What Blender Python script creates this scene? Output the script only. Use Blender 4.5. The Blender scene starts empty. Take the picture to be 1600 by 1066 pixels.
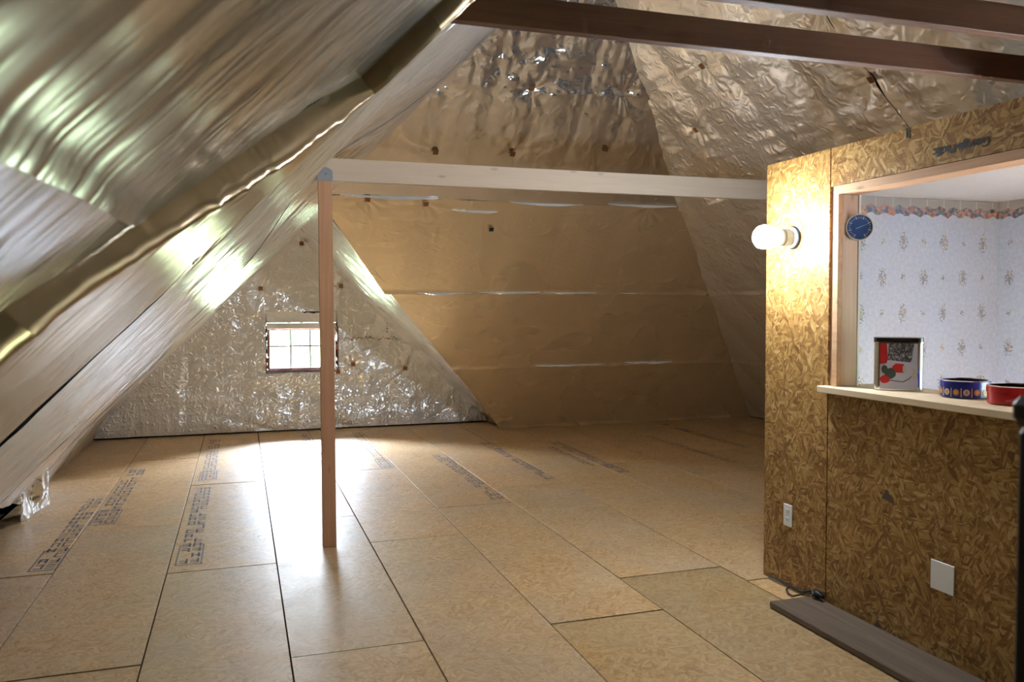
import bpy, math, random
import numpy as np
from mathutils import Vector, Matrix

# ---------------------------------------------------------------- camera, world, light, exposure
scn = bpy.context.scene
COL = scn.collection
YAW, PITCH, ROLL = math.radians(18.105), math.radians(2.351), math.radians(-0.18)
CAM_H = 1.55
fwd = Vector((math.sin(YAW) * math.cos(PITCH), math.cos(YAW) * math.cos(PITCH), -math.sin(PITCH)))
rgt = Vector((math.cos(YAW), -math.sin(YAW), 0))
upv = rgt.cross(fwd)
r2 = rgt * math.cos(ROLL) + upv * math.sin(ROLL)
u2 = -rgt * math.sin(ROLL) + upv * math.cos(ROLL)
cam_data = bpy.data.cameras.new('camera')
cam_data.sensor_width = 36.0
cam_data.lens = 1300 / 1600 * 36.0
cam_data.clip_start = 0.02
cam_data.dof.use_dof = True
cam_data.dof.focus_distance = 5.5
cam_data.dof.aperture_fstop = 6.5
cam = bpy.data.objects.new('camera', cam_data)
M3 = Matrix((r2, u2, -fwd)).transposed()
cam.matrix_world = Matrix.Translation((0, 0, CAM_H)) @ M3.to_4x4()
COL.objects.link(cam)
scn.camera = cam

scn.view_settings.view_transform = 'Standard'
scn.view_settings.look = 'None'
scn.view_settings.gamma = 1.0
scn.view_settings.use_curve_mapping = False
scn.view_settings.exposure = 0.78
scn.cycles.max_bounces = 6
scn.cycles.diffuse_bounces = 3
scn.cycles.glossy_bounces = 4
scn.cycles.transparent_max_bounces = 6
scn.cycles.sample_clamp_indirect = 8.0
scn.cycles.use_denoising = True
scn.cycles.use_adaptive_sampling = True
scn.cycles.adaptive_threshold = 0.05
scn.cycles.adaptive_min_samples = 24

SKY_STRENGTH = 320.0
world = bpy.data.worlds.new('world')
scn.world = world
world.use_nodes = True
wn = world.node_tree
wn.nodes.clear()
w_out = wn.nodes.new('ShaderNodeOutputWorld')
w_bg = wn.nodes.new('ShaderNodeBackground')
w_bg.inputs['Strength'].default_value = SKY_STRENGTH
w_tc = wn.nodes.new('ShaderNodeTexCoord')
w_sep = wn.nodes.new('ShaderNodeSeparateXYZ')
w_ramp = wn.nodes.new('ShaderNodeValToRGB')     # lawn and tree tops below, hazy sky above
for _e in range(2): w_ramp.color_ramp.elements.new(0.6)
for _e, (_p, _c) in zip(w_ramp.color_ramp.elements, ((0.535, (0.023, 0.031, 0.020)), (0.60, (0.26, 0.30, 0.35)), (0.68, (0.48, 0.58, 0.74)), (0.86, (0.72, 0.88, 1.16)))):
    _e.position = _p; _e.color = (*_c, 1)
w_map = wn.nodes.new('ShaderNodeMath'); w_map.operation = 'MULTIPLY_ADD'
w_map.inputs[1].default_value = 0.5; w_map.inputs[2].default_value = 0.5
wn.links.new(w_tc.outputs['Generated'], w_sep.inputs[0])
wn.links.new(w_sep.outputs['Z'], w_map.inputs[0])
wn.links.new(w_map.outputs[0], w_ramp.inputs[0])
wn.links.new(w_ramp.outputs[0], w_bg.inputs['Color'])
wn.links.new(w_bg.outputs[0], w_out.inputs[0])


def portal(name, loc, rot, sx, sy):
    ld = bpy.data.lights.new(name, 'AREA')
    ld.shape = 'RECTANGLE'; ld.size = sx; ld.size_y = sy
    ld.cycles.is_portal = True
    o = bpy.data.objects.new(name, ld)
    o.location = loc; o.rotation_euler = rot
    COL.objects.link(o)
    return o


# window openings: far gable, and an unseen one added to light the side room
WG = dict(x0=0.31, x1=1.17, z0=0.74, z1=1.36, y=10.8)
WR = dict(y0=0.6, y1=2.4, z0=0.75, z1=1.4, x=4.43)
portal('portal_gable', (0.74, 11.1, 1.05), (math.radians(-90), 0, 0), 1.0, 0.8)
portal('portal_room', (5.05, 1.45, 1.05), (0, math.radians(90), 0), 0.9, 2.1)

# ---------------------------------------------------------------- helpers
random.seed(7)
RT2 = math.sqrt(2)


def tag(o, label=None, cat=None, group=None, kind=None):
    if label: o['label'] = label
    if cat: o['category'] = cat
    if group: o['group'] = group
    if kind: o['kind'] = kind
    return o


def empty(name, loc=(0, 0, 0), rz=0):
    o = bpy.data.objects.new(name, None)
    o.location = loc; o.rotation_euler = (0, 0, rz)
    o.empty_display_size = 0.1
    COL.objects.link(o)
    return o


def mesh_obj(name, verts, faces, mat, parent=None, smooth=False, loc=(0, 0, 0)):
    me = bpy.data.meshes.new(name)
    me.from_pydata([tuple(map(float, v)) for v in verts], [], [tuple(f) for f in faces])
    me.update()
    if smooth:
        me.polygons.foreach_set('use_smooth', [True] * len(me.polygons))
    if mat: me.materials.append(mat)
    o = bpy.data.objects.new(name, me)
    o.location = loc
    COL.objects.link(o)
    if parent: o.parent = parent
    return o


class MB:
    """collects shapes of ONE part"""
    def __init__(s): s.v = []; s.f = []
    def add(s, v, f):
        b = len(s.v); s.v += [tuple(p) for p in v]; s.f += [tuple(i + b for i in q) for q in f]; return s
    def box(s, x0, x1, y0, y1, z0, z1, bev=0.0):
        if bev <= 0:
            v = [(x, y, z) for z in (z0, z1) for y in (y0, y1) for x in (x0, x1)]
            return s.add(v, [(0, 2, 3, 1), (4, 5, 7, 6), (0, 1, 5, 4), (2, 6, 7, 3), (0, 4, 6, 2), (1, 3, 7, 5)])
        b = bev; v = []; idx = {}
        for kx, (x, sx) in enumerate(((x0, 1), (x1, -1))):
            for ky, (y, sy) in enumerate(((y0, 1), (y1, -1))):
                for kz, (z, sz) in enumerate(((z0, 1), (z1, -1))):
                    for a in range(3):
                        p = [x + sx * b, y + sy * b, z + sz * b]
                        p[a] = (x, y, z)[a]
                        idx[kx, ky, kz, a] = len(v); v.append(tuple(p))
        I = lambda *k: idx[k]
        f = []
        for k in (0, 1):
            q = [I(k, 0, 0, 0), I(k, 1, 0, 0), I(k, 1, 1, 0), I(k, 0, 1, 0)]; f.append(q if k else q[::-1])
            q = [I(0, k, 0, 1), I(1, k, 0, 1), I(1, k, 1, 1), I(0, k, 1, 1)]; f.append(q[::-1] if k else q)
            q = [I(0, 0, k, 2), I(1, 0, k, 2), I(1, 1, k, 2), I(0, 1, k, 2)]; f.append(q if k else q[::-1])
        for i in (0, 1):
            for j in (0, 1):
                f.append([I(i, j, 0, 0), I(i, j, 1, 0), I(i, j, 1, 1), I(i, j, 0, 1)])
                f.append([I(i, 0, j, 0), I(i, 1, j, 0), I(i, 1, j, 2), I(i, 0, j, 2)])
                f.append([I(0, i, j, 1), I(1, i, j, 1), I(1, i, j, 2), I(0, i, j, 2)])
                for k in (0, 1):
                    f.append([I(i, j, k, 0), I(i, j, k, 1), I(i, j, k, 2)])
        return s.add(v, f)
    def lathe(s, prof, n=32, axis='z', c=(0, 0, 0), sx=1.0, sy=1.0):
        v = []
        for r, h in prof:
            for k in range(n):
                a = 2 * math.pi * k / n
                p = (r * math.cos(a) * sx, r * math.sin(a) * sy, h)
                if axis == 'x': p = (p[2], p[0], p[1])
                if axis == 'y': p = (p[0], p[2], p[1])
                v.append((p[0] + c[0], p[1] + c[1], p[2] + c[2]))
        f = []
        for j in range(len(prof) - 1):
            for k in range(n):
                f.append((j * n + k, j * n + (k + 1) % n, (j + 1) * n + (k + 1) % n, (j + 1) * n + k))
        f.append(tuple(range(n))[::-1]); f.append(tuple((len(prof) - 1) * n + k for k in range(n)))
        return s.add(v, f)
    def prism(s, poly, z0, z1):
        n = len(poly)
        v = [(x, y, z0) for x, y in poly] + [(x, y, z1) for x, y in poly]
        f = [tuple(range(n))[::-1], tuple(range(n, 2 * n))] + [(k, (k + 1) % n, (k + 1) % n + n, k + n) for k in range(n)]
        return s.add(v, f)
    def tube(s, pts, r, n=8):
        pts = [Vector(p) for p in pts]; v = []
        for i, p in enumerate(pts):
            t = (pts[min(i + 1, len(pts) - 1)] - pts[max(i - 1, 0)]).normalized()
            a = t.orthogonal().normalized() if i == 0 else (a - t * a.dot(t)).normalized()
            b = t.cross(a)
            for k in range(n):
                q = 2 * math.pi * k / n
                v.append(tuple(p + (a * math.cos(q) + b * math.sin(q)) * r))
        f = [(i * n + k, i * n + (k + 1) % n, (i + 1) * n + (k + 1) % n, (i + 1) * n + k) for i in range(len(pts) - 1) for k in range(n)]
        f += [tuple(range(n))[::-1], tuple((len(pts) - 1) * n + k for k in range(n))]
        return s.add(v, f)
    def build(s, name, mat, parent=None, smooth=False, loc=(0, 0, 0)):
        return mesh_obj(name, s.v, s.f, mat, parent, smooth, loc)


def auto_smooth(o, deg=35):
    me = o.data
    me.polygons.foreach_set('use_smooth', [True] * len(me.polygons))
    try:
        me.set_sharp_from_angle(angle=math.radians(deg))
    except Exception:
        pass
    return o


# ---------------------------------------------------------------- materials
class NT:
    def __init__(s, name):
        s.m = bpy.data.materials.new(name); s.m.use_nodes = True
        s.t = s.m.node_tree; s.t.nodes.clear()
        s.out = s.n('ShaderNodeOutputMaterial')
    def n(s, typ, **kw):
        x = s.t.nodes.new(typ)
        for k, v in kw.items(): setattr(x, k, v)
        return x
    def l(s, a, b): s.t.links.new(a, b)
    def val(s, node, **kw):
        for k, v in kw.items(): node.inputs[k.replace('_', ' ')].default_value = v
        return node
    def math(s, op, a, b=None, c=None):
        x = s.n('ShaderNodeMath', operation=op)
        for i, q in enumerate((a, b, c)):
            if q is None: continue
            if isinstance(q, (int, float)): x.inputs[i].default_value = q
            else: s.l(q, x.inputs[i])
        return x.outputs[0]
    def mix(s, fac, a, b, blend='MIX'):
        x = s.n('ShaderNodeMix', data_type='RGBA', blend_type=blend)
        for i, q in ((0, fac), (6, a), (7, b)):
            if isinstance(q, (int, float)): x.inputs[i].default_value = q
            elif isinstance(q, tuple): x.inputs[i].default_value = (*q, 1) if len(q) == 3 else q
            else: s.l(q, x.inputs[i])
        return x.outputs[2]
    def ramp(s, fac, stops, interp='LINEAR'):
        x = s.n('ShaderNodeValToRGB'); cr = x.color_ramp; cr.interpolation = interp
        while len(cr.elements) < len(stops): cr.elements.new(0.5)
        for e, (p, c) in zip(cr.elements, stops):
            e.position = p; e.color = (*c, 1) if len(c) == 3 else c
        s.l(fac, x.inputs[0]); return x.outputs[0]
    def mapping(s, vec, loc=(0, 0, 0), rot=(0, 0, 0), scale=(1, 1, 1)):
        x = s.n('ShaderNodeMapping')
        x.inputs[1].default_value = loc; x.inputs[2].default_value = rot; x.inputs[3].default_value = scale
        s.l(vec, x.inputs[0]); return x.outputs[0]
    def noise(s, vec, scale, detail=3, rough=0.5, dist=0, typ='FBM', out=0):
        x = s.n('ShaderNodeTexNoise', noise_dimensions='3D', noise_type=typ)
        x.inputs['Scale'].default_value = scale; x.inputs['Detail'].default_value = detail
        x.inputs['Roughness'].default_value = rough; x.inputs['Distortion'].default_value = dist
        s.l(vec, x.inputs['Vector']); return x.outputs[out]
    def voronoi(s, vec, scale, feature='F1', out='Distance', rnd=1.0):
        x = s.n('ShaderNodeTexVoronoi', feature=feature)
        x.inputs['Scale'].default_value = scale
        x.inputs['Randomness'].default_value = rnd
        s.l(vec, x.inputs['Vector']); return x.outputs[out]
    def principled(s, color=None, rough=0.5, metal=0.0, spec=0.5, normal=None, **kw):
        p = s.n('ShaderNodeBsdfPrincipled')
        if isinstance(color, tuple): p.inputs['Base Color'].default_value = (*color, 1)
        elif color is not None: s.l(color, p.inputs['Base Color'])
        if isinstance(rough, (int, float)): p.inputs['Roughness'].default_value = rough
        else: s.l(rough, p.inputs['Roughness'])
        p.inputs['Metallic'].default_value = metal
        p.inputs['Specular IOR Level'].default_value = spec
        if normal is not None: s.l(normal, p.inputs['Normal'])
        s.l(p.outputs[0], s.out.inputs[0])
        return p
    def bump(s, h, strength=0.3, dist=0.01):
        b = s.n('ShaderNodeBump'); b.inputs['Strength'].default_value = strength; b.inputs['Distance'].default_value = dist
        s.l(h, b.inputs['Height']); return b.outputs[0]


def plain(name, color, rough=0.5, metal=0.0, spec=0.5, var=0.06, scale=25):
    t = NT(name); tc = t.n('ShaderNodeTexCoord').outputs['Object']
    f = t.noise(tc, scale, 4)
    c = t.mix(f, tuple(max(0, k * (1 - var)) for k in color), tuple(min(1, k * (1 + var)) for k in color))
    t.principled(c, rough, metal, spec)
    return t.m


def foil_mat(name, rough, bump_s, scale, stretch=(1, 1, 1), color=(0.92, 0.89, 0.84), ridged=True, metal=0.85):
    t = NT(name); tc = t.n('ShaderNodeTexCoord').outputs['Object']
    mp = t.mapping(tc, scale=stretch)
    h = t.noise(mp, scale, 3, 0.62, 0.5, 'RIDGED_MULTIFRACTAL' if ridged else 'FBM')
    rv = t.noise(tc, 1.7, 1)
    ro = t.math('MULTIPLY_ADD', rv, 0.14, rough - 0.07)
    t.principled(color, ro, metal, 0.5, t.bump(h, bump_s, 0.012))
    return t.m


M = {}
M['foil_smooth'] = foil_mat('foil_smooth', 0.27, 0.30, 17, stretch=(0.6, 1.0, 1.3), color=(0.95, 0.80, 0.55), metal=0.65)  # gold of the reflected floor put into the foil colour
M['foil_mid'] = foil_mat('foil_mid', 0.20, 0.60, 15)
M['foil_crinkled'] = foil_mat('foil_crinkled', 0.14, 0.7, 15, color=(0.88, 0.875, 0.87))
M['foil_gable'] = foil_mat('foil_gable', 0.18, 1.0, 22, color=(0.95, 0.95, 0.95), metal=0.42)
M['foil_left'] = foil_mat('foil_left', 0.23, 0.40, 13, stretch=(0.45, 2.2, 0.45), color=(0.56, 0.555, 0.565))  # same foil, colour darkened to dim the near-left sheets
M['foil_floor_tint'] = foil_mat('foil_floor_tint', 0.26, 0.30, 11, stretch=(0.6, 1.6, 0.6), color=(0.47, 0.36, 0.225))  # floor reflection and dimness painted into this sheet's colour
M['foil_right'] = foil_mat('foil_right', 0.24, 0.85, 16, color=(0.94, 0.88, 0.78), metal=0.6)
M['foil_pale'] = foil_mat('foil_pale', 0.25, 0.75, 12, stretch=(0.6, 1.8, 0.6), color=(0.94, 0.94, 0.95), metal=0.7)
M['grille'] = plain('grey_grille', (0.22, 0.21, 0.22), 0.5)
M['deck'] = plain('dark_roof_deck', (0.035, 0.025, 0.018), 0.9)


def osb(name, axes, stops, contrast=1.0, rough=0.6, spec=0.3, tint=False, dirt=0.0):
    """oriented strand board: flakes lying in several directions; axes picks the two in-plane coordinates"""
    t = NT(name); tc = t.n('ShaderNodeTexCoord').outputs['Object']
    oi = t.n('ShaderNodeObjectInfo')
    sep = t.n('ShaderNodeSeparateXYZ'); t.l(tc, sep.inputs[0])
    cmb = t.n('ShaderNodeCombineXYZ')
    off = t.math('MULTIPLY', oi.outputs['Random'], 37.0)
    t.l(t.math('ADD', sep.outputs[axes[0]], off), cmb.inputs[0])
    t.l(t.math('ADD', sep.outputs[axes[1]], off), cmb.inputs[1])
    p = cmb.outputs[0]
    wv = t.noise(p, 9, 2, out=1)
    vm = t.n('ShaderNodeVectorMath', operation='MULTIPLY_ADD')
    t.l(wv, vm.inputs[0]); vm.inputs[1].default_value = (0.05, 0.05, 0); t.l(p, vm.inputs[2])
    pw = vm.outputs[0]
    vals = []; edges = []
    for ang, sc in ((0.1, (19, 84, 1)), (1.15, (23, 98, 1)), (2.2, (17, 74, 1))):
        mp = t.mapping(t.mapping(pw, rot=(0, 0, ang)), scale=sc)
        x = t.n('ShaderNodeTexVoronoi', feature='F1'); x.inputs['Scale'].default_value = 1.0
        t.l(mp, x.inputs['Vector'])
        s3 = t.n('ShaderNodeSeparateColor'); t.l(x.outputs['Color'], s3.inputs[0])
        vals.append(s3.outputs[0]); edges.append(x.outputs['Distance'])
    sel = t.voronoi(pw, 28, out='Color')
    ss = t.n('ShaderNodeSeparateColor'); t.l(sel, ss.inputs[0])
    v = vals[0]; e = edges[0]
    for k in (1, 2):
        g = t.math('GREATER_THAN', ss.outputs[0], 0.333 * k)
        mx = t.n('ShaderNodeMix'); t.l(g, mx.inputs[0]); t.l(v, mx.inputs[2]); t.l(vals[k], mx.inputs[3]); v = mx.outputs[0]
        mx = t.n('ShaderNodeMix'); t.l(g, mx.inputs[0]); t.l(e, mx.inputs[2]); t.l(edges[k], mx.inputs[3]); e = mx.outputs[0]
    gr = t.noise(t.mapping(pw, scale=(20, 140, 1)), 1.0, 3)
    blot = t.noise(p, 2.2, 4, 0.6)
    f = t.math('ADD', t.math('MULTIPLY', t.math('SUBTRACT', v, 0.5), contrast), 0.5)
    f = t.math('ADD', f, t.math('MULTIPLY', t.math('SUBTRACT', gr, 0.5), 0.55 * contrast))
    f = t.math('ADD', f, t.math('MULTIPLY', t.math('SUBTRACT', blot, 0.5), 0.5))
    f = t.math('SUBTRACT', f, t.math('MULTIPLY', e, 0.18 * contrast))
    c = t.ramp(f, stops)
    if dirt > 0:
        d = t.noise(p, 1.3, 5, 0.65)
        dm = t.ramp(d, [(0.42, (0, 0, 0)), (0.66, (1, 1, 1))])
        c = t.mix(t.math('MULTIPLY', dm, dirt), c, (0.50, 0.44, 0.34))
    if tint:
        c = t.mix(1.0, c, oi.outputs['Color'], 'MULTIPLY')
    rn = t.noise(p, 6, 3)
    t.principled(c, t.math('MULTIPLY_ADD', rn, 0.2, rough - 0.1), 0, spec)
    return t.m


M['osb_wall'] = osb('osb_wall', (1, 2), [(0.02, (0.12, 0.05, 0.011)), (0.36, (0.27, 0.135, 0.034)), (0.62, (0.39, 0.222, 0.064)), (0.95, (0.58, 0.39, 0.165))], 0.62, 0.62)
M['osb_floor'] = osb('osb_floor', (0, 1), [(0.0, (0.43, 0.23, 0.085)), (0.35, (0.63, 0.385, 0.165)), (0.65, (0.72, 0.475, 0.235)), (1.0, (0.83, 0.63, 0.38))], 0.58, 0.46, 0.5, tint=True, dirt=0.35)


def lumber(name, axis, base, dark, rough=0.6, ring=1.0):
    """sawn softwood, grain along the given axis"""
    t = NT(name); tc = t.n('ShaderNodeTexCoord').outputs['Object']
    oi = t.n('ShaderNodeObjectInfo')
    vm = t.n('ShaderNodeVectorMath', operation='ADD'); t.l(tc, vm.inputs[0])
    cb = t.n('ShaderNodeCombineXYZ')
    for i in range(3): t.l(t.math('MULTIPLY', oi.outputs['Random'], 11.0 + i), cb.inputs[i])
    t.l(cb.outputs[0], vm.inputs[1]); p = vm.outputs[0]
    sc = [30.0, 30.0, 30.0]; sc[axis] = 1.1
    g = t.noise(t.mapping(p, scale=tuple(sc)), 1.0, 4, 0.6, 0.8)
    sc2 = [180.0] * 3; sc2[axis] = 5.0
    fine = t.noise(t.mapping(p, scale=tuple(sc2)), 1.0, 2)
    f = t.math('ADD', t.math('MULTIPLY', g, 0.8 * ring), t.math('MULTIPLY', fine, 0.35))
    kn = t.voronoi(t.mapping(p, scale=tuple(3.2 if i == axis else 9.0 for i in range(3))), 1.0)
    km = t.ramp(kn, [(0.0, (1, 1, 1)), (0.13, (0.0, 0.0, 0.0))])
    c = t.ramp(f, [(0.3, dark), (0.75, base)])
    c = t.mix(t.math('MULTIPLY', km, 0.75), c, tuple(k * 0.32 for k in dark))
    t.principled(c, rough, 0, 0.3, t.bump(f, 0.15, 0.002))
    return t.m


M['fir_post'] = lumber('fir_post', 2, (0.60, 0.33, 0.19), (0.47, 0.235, 0.125))
M['pine_beam'] = lumber('pine_beam', 0, (0.72, 0.59, 0.45), (0.63, 0.49, 0.36), ring=0.7)
M['brown_beam'] = lumber('brown_beam', 0, (0.17, 0.075, 0.035), (0.10, 0.042, 0.018))
M['header_wood'] = lumber('header_wood', 1, (0.62, 0.39, 0.22), (0.46, 0.24, 0.12))
M['jamb_wood'] = lumber('jamb_wood', 2, (0.64, 0.46, 0.34), (0.52, 0.34, 0.23))
M['shelf_wood'] = lumber('shelf_wood', 1, (0.78, 0.63, 0.42), (0.68, 0.52, 0.32), ring=0.6)
M['grey_plank'] = lumber('grey_plank', 1, (0.19, 0.135, 0.09), (0.11, 0.075, 0.05), 0.75)
M['window_wood'] = lumber('window_wood', 0, (0.30, 0.14, 0.10), (0.20, 0.08, 0.055))
M['drywall'] = plain('white_ceiling_paint', (0.80, 0.80, 0.80), 0.8)
M['subfloor'] = plain('dark_gap_below', (0.03, 0.022, 0.016), 0.9)
M['white_plastic'] = plain('white_plastic', (0.82, 0.82, 0.80), 0.35, var=0.02)
M['black'] = plain('black_rubber', (0.015, 0.015, 0.017), 0.5)
M['dark_stain'] = plain('dark_stained_wood', (0.018, 0.011, 0.008), 0.5)
M['galv'] = plain('galvanised_steel', (0.50, 0.54, 0.60), 0.38, 0.9)
M['card'] = plain('brown_card', (0.26, 0.12, 0.045), 0.8)
M['ink'] = plain('stamp_ink', (0.20, 0.18, 0.19), 0.7, var=0.3, scale=40)
M['ink_dark'] = plain('stamp_ink_dark', (0.03, 0.035, 0.035), 0.7)
M['grey_plastic'] = plain('grey_lampholder', (0.50, 0.58, 0.60), 0.4, var=0.03)
M['dial_blue'] = plain('dial_blue', (0.03, 0.07, 0.20), 0.25)
M['dial_white'] = plain('dial_marks', (0.40, 0.46, 0.62), 0.4)
M['tin_metal'] = plain('bare_tin', (0.80, 0.80, 0.82), 0.14, 1.0, var=0.02)
M['lid_black'] = plain('black_tin_lid', (0.02, 0.018, 0.018), 0.25)
M['tin_red'] = plain('red_tin', (0.42, 0.012, 0.015), 0.25, var=0.04)
M['tin_blue'] = plain('blue_tin', (0.012, 0.020, 0.20), 0.25, var=0.04)
M['print_gold'] = plain('print_gold', (0.50, 0.32, 0.08), 0.4)
M['print_tan'] = plain('print_tan', (0.50, 0.42, 0.36), 0.45)
M['print_orange'] = plain('print_orange', (0.46, 0.15, 0.04), 0.45)
M['print_red'] = plain('print_red', (0.45, 0.02, 0.02), 0.35)
M['print_pink'] = plain('print_lettering', (0.62, 0.20, 0.24), 0.4)
M['print_green'] = plain('print_dark_green', (0.06, 0.075, 0.06), 0.45)
M['print_snow'] = plain('print_snow', (0.50, 0.48, 0.56), 0.4)
t = NT('print_snowy_trees'); tc = t.n('ShaderNodeTexCoord').outputs['Object']
f = t.noise(tc, 70, 4, 0.7, 1.5)
t.principled(t.ramp(f, [(0.42, (0.02, 0.02, 0.022)), (0.52, (0.12, 0.11, 0.11)), (0.62, (0.45, 0.42, 0.42))]), 0.4)
M['print_trees'] = t.m

# glass pane: clear with a Fresnel reflection
t = NT('window_glass')
fr = t.n('ShaderNodeFresnel'); fr.inputs[0].default_value = 1.45
tr = t.n('ShaderNodeBsdfTransparent'); gl = t.n('ShaderNodeBsdfGlossy'); gl.inputs['Roughness'].default_value = 0.02
mx = t.n('ShaderNodeMixShader'); t.l(fr.outputs[0], mx.inputs[0]); t.l(tr.outputs[0], mx.inputs[1]); t.l(gl.outputs[0], mx.inputs[2])
t.l(mx.outputs[0], t.out.inputs[0])
M['glass'] = t.m

t = NT('lit_bulb')
em = t.n('ShaderNodeEmission'); em.inputs[0].default_value = (0.84, 0.93, 1.04, 1); em.inputs[1].default_value = 290.0
t.l(em.outputs[0], t.out.inputs[0])
M['bulb'] = t.m


def wallpaper(name, axis):
    t = NT(name); tc = t.n('ShaderNodeTexCoord').outputs['Object']
    sep = t.n('ShaderNodeSeparateXYZ'); t.l(tc, sep.inputs[0])
    X = sep.outputs[axis]; Z = sep.outputs[2]
    cmb = t.n('ShaderNodeCombineXYZ'); t.l(X, cmb.inputs[0]); t.l(Z, cmb.inputs[1]); p = cmb.outputs[0]
    mott = t.noise(p, 45, 4, 0.7)
    base = t.ramp(mott, [(0.35, (0.60, 0.70, 0.88)), (0.65, (0.74, 0.83, 0.98))])
    row = t.math('FLOOR', t.math('DIVIDE', t.math('SUBTRACT', Z, 1.82), 0.21))
    par = t.math('MULTIPLY', t.math('FLOORED_MODULO', row, 2.0), 0.5)
    ly = t.math('MULTIPLY', t.math('SUBTRACT', t.math('FRACT', t.math('DIVIDE', t.math('SUBTRACT', Z, 1.82), 0.21)), 0.5), 0.21)
    def local(shift):
        q = t.math('ADD', t.math('DIVIDE', t.math('SUBTRACT', X, 3.86), 0.3), par)
        return t.math('MULTIPLY', t.math('SUBTRACT', t.math('FRACT', t.math('ADD', q, shift)), 0.5), 0.3)
    n1 = t.noise(p, 75, 3, 0.6); n2 = t.noise(p, 38, 2, 0.5)
    for sh, rx, rz, lim in ((0.0, 0.036, 0.058, 0.50), (0.5, 0.018, 0.026, 0.52)):
        lx = local(sh)
        d = t.math('SQRT', t.math('ADD', t.math('POWER', t.math('DIVIDE', lx, rx), 2.0), t.math('POWER', t.math('DIVIDE', ly, rz), 2.0)))
        inside = t.math('SUBTRACT', 1.0, d)
        k = t.math('GREATER_THAN', t.math('ADD', n1, t.math('MULTIPLY', inside, 0.18)), lim + 0.07)
        k = t.math('MULTIPLY', k, t.math('GREATER_THAN', inside, 0.0))
        colr = t.ramp(n2, [(0.40, (0.17, 0.19, 0.28)), (0.5, (0.28, 0.30, 0.33)), (0.56, (0.55, 0.42, 0.24))], 'CONSTANT')
        base = t.mix(t.math('MULTIPLY', k, 0.75), base, colr)
    # floral border along the ceiling
    vb = t.voronoi(t.mapping(p, scale=(1, 1.0, 1)), 60, out='Color')
    sb = t.n('ShaderNodeSeparateColor'); t.l(vb, sb.inputs[0])
    fl = t.ramp(sb.outputs[0], [(0.0, (0.10, 0.12, 0.18)), (0.25, (0.50, 0.24, 0.16)), (0.5, (0.24, 0.28, 0.32)), (0.7, (0.56, 0.34, 0.25)), (0.85, (0.16, 0.19, 0.20))], 'CONSTANT')
    edge = t.math('MULTIPLY_ADD', t.math('SINE', t.math('MULTIPLY', X, 62.0)), 0.008, 2.082)
    edge = t.math('ADD', edge, t.math('MULTIPLY', t.math('SUBTRACT', n2, 0.5), 0.02))
    in_fl = t.math('MULTIPLY', t.math('GREATER_THAN', Z, edge), t.math('LESS_THAN', Z, t.math('ADD', edge, 0.048)))
    fence = t.math('LESS_THAN', t.math('FRACT', t.math('MULTIPLY', X, 8.0)), 0.08)
    top = t.mix(fence, (0.46, 0.45, 0.42), (0.60, 0.58, 0.53))
    base = t.mix(t.math('GREATER_THAN', Z, edge), base, top)
    base = t.mix(in_fl, base, fl)
    t.principled(base, 0.7, 0, 0.3)
    return t.m


M['paper_x'] = wallpaper('wallpaper_sprigs', 0)
M['paper_y'] = wallpaper('wallpaper_sprigs_side', 1)

# ---------------------------------------------------------------- wrinkle fields
_tab = {}


def vnoise(u, v, seed):
    if seed not in _tab: _tab[seed] = np.random.RandomState(seed).rand(128, 128)
    T = _tab[seed]
    iu = np.floor(u).astype(int); iv = np.floor(v).astype(int)
    fu = u - iu; fv = v - iv
    fu = fu * fu * fu * (fu * (fu * 6 - 15) + 10); fv = fv * fv * fv * (fv * (fv * 6 - 15) + 10)
    a = T[iu % 128, iv % 128]; b = T[(iu + 1) % 128, iv % 128]; c = T[iu % 128, (iv + 1) % 128]; d = T[(iu + 1) % 128, (iv + 1) % 128]
    return (a * (1 - fu) + b * fu) * (1 - fv) + (c * (1 - fu) + d * fu) * fv


def fbm(u, v, seed, oct=3):
    s = 0; a = 1; t_ = 0
    for k in range(oct):
        s = s + a * vnoise(u * 2 ** k + 17.3 * k, v * 2 ** k + 9.1 * k, seed + k); t_ += a; a *= 0.5
    return s / t_


def ridge(u, v, seed, oct=3):
    s = 0; a = 1; t_ = 0
    for k in range(oct):
        n = vnoise(u * 2 ** k + 31.7 * k, v * 2 ** k + 13.9 * k, seed + k)
        s = s + a * (1 - np.abs(2 * n - 1)); t_ += a; a *= 0.5
    return s / t_


class Plane:
    def __init__(s, O, U, V, N):
        s.O, s.U, s.V, s.N = map(np.array, (O, U, V, N))
    def pt(s, u, v, d=0.0):
        return s.O + s.U * u + s.V * v + s.N * d


PL = Plane((-1.8, 0, 0), (0, 1, 0), (1 / RT2, 0, 1 / RT2), (1 / RT2, 0, -1 / RT2))            # left roof slope
PH = Plane((0, 10.08, 0), (1, 0, 0), (0, -1 / RT2, 1 / RT2), (0, -1 / RT2, -1 / RT2))         # far hip slope
PR = Plane((6.83, 0, 0), (0, 1, 0), (-1 / RT2, 0, 1 / RT2), (-1 / RT2, 0, -1 / RT2))          # right roof slope
PG = Plane((3.18, 0, 0), (0, 1, 0), (-1 / RT2, 0, 1 / RT2), (-1 / RT2, 0, -1 / RT2))          # right slope of the small gable
PW = Plane((0, 10.8, 0), (1, 0, 0), (0, 0, 1), (0, -1, 0))                                    # gable wall


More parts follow.
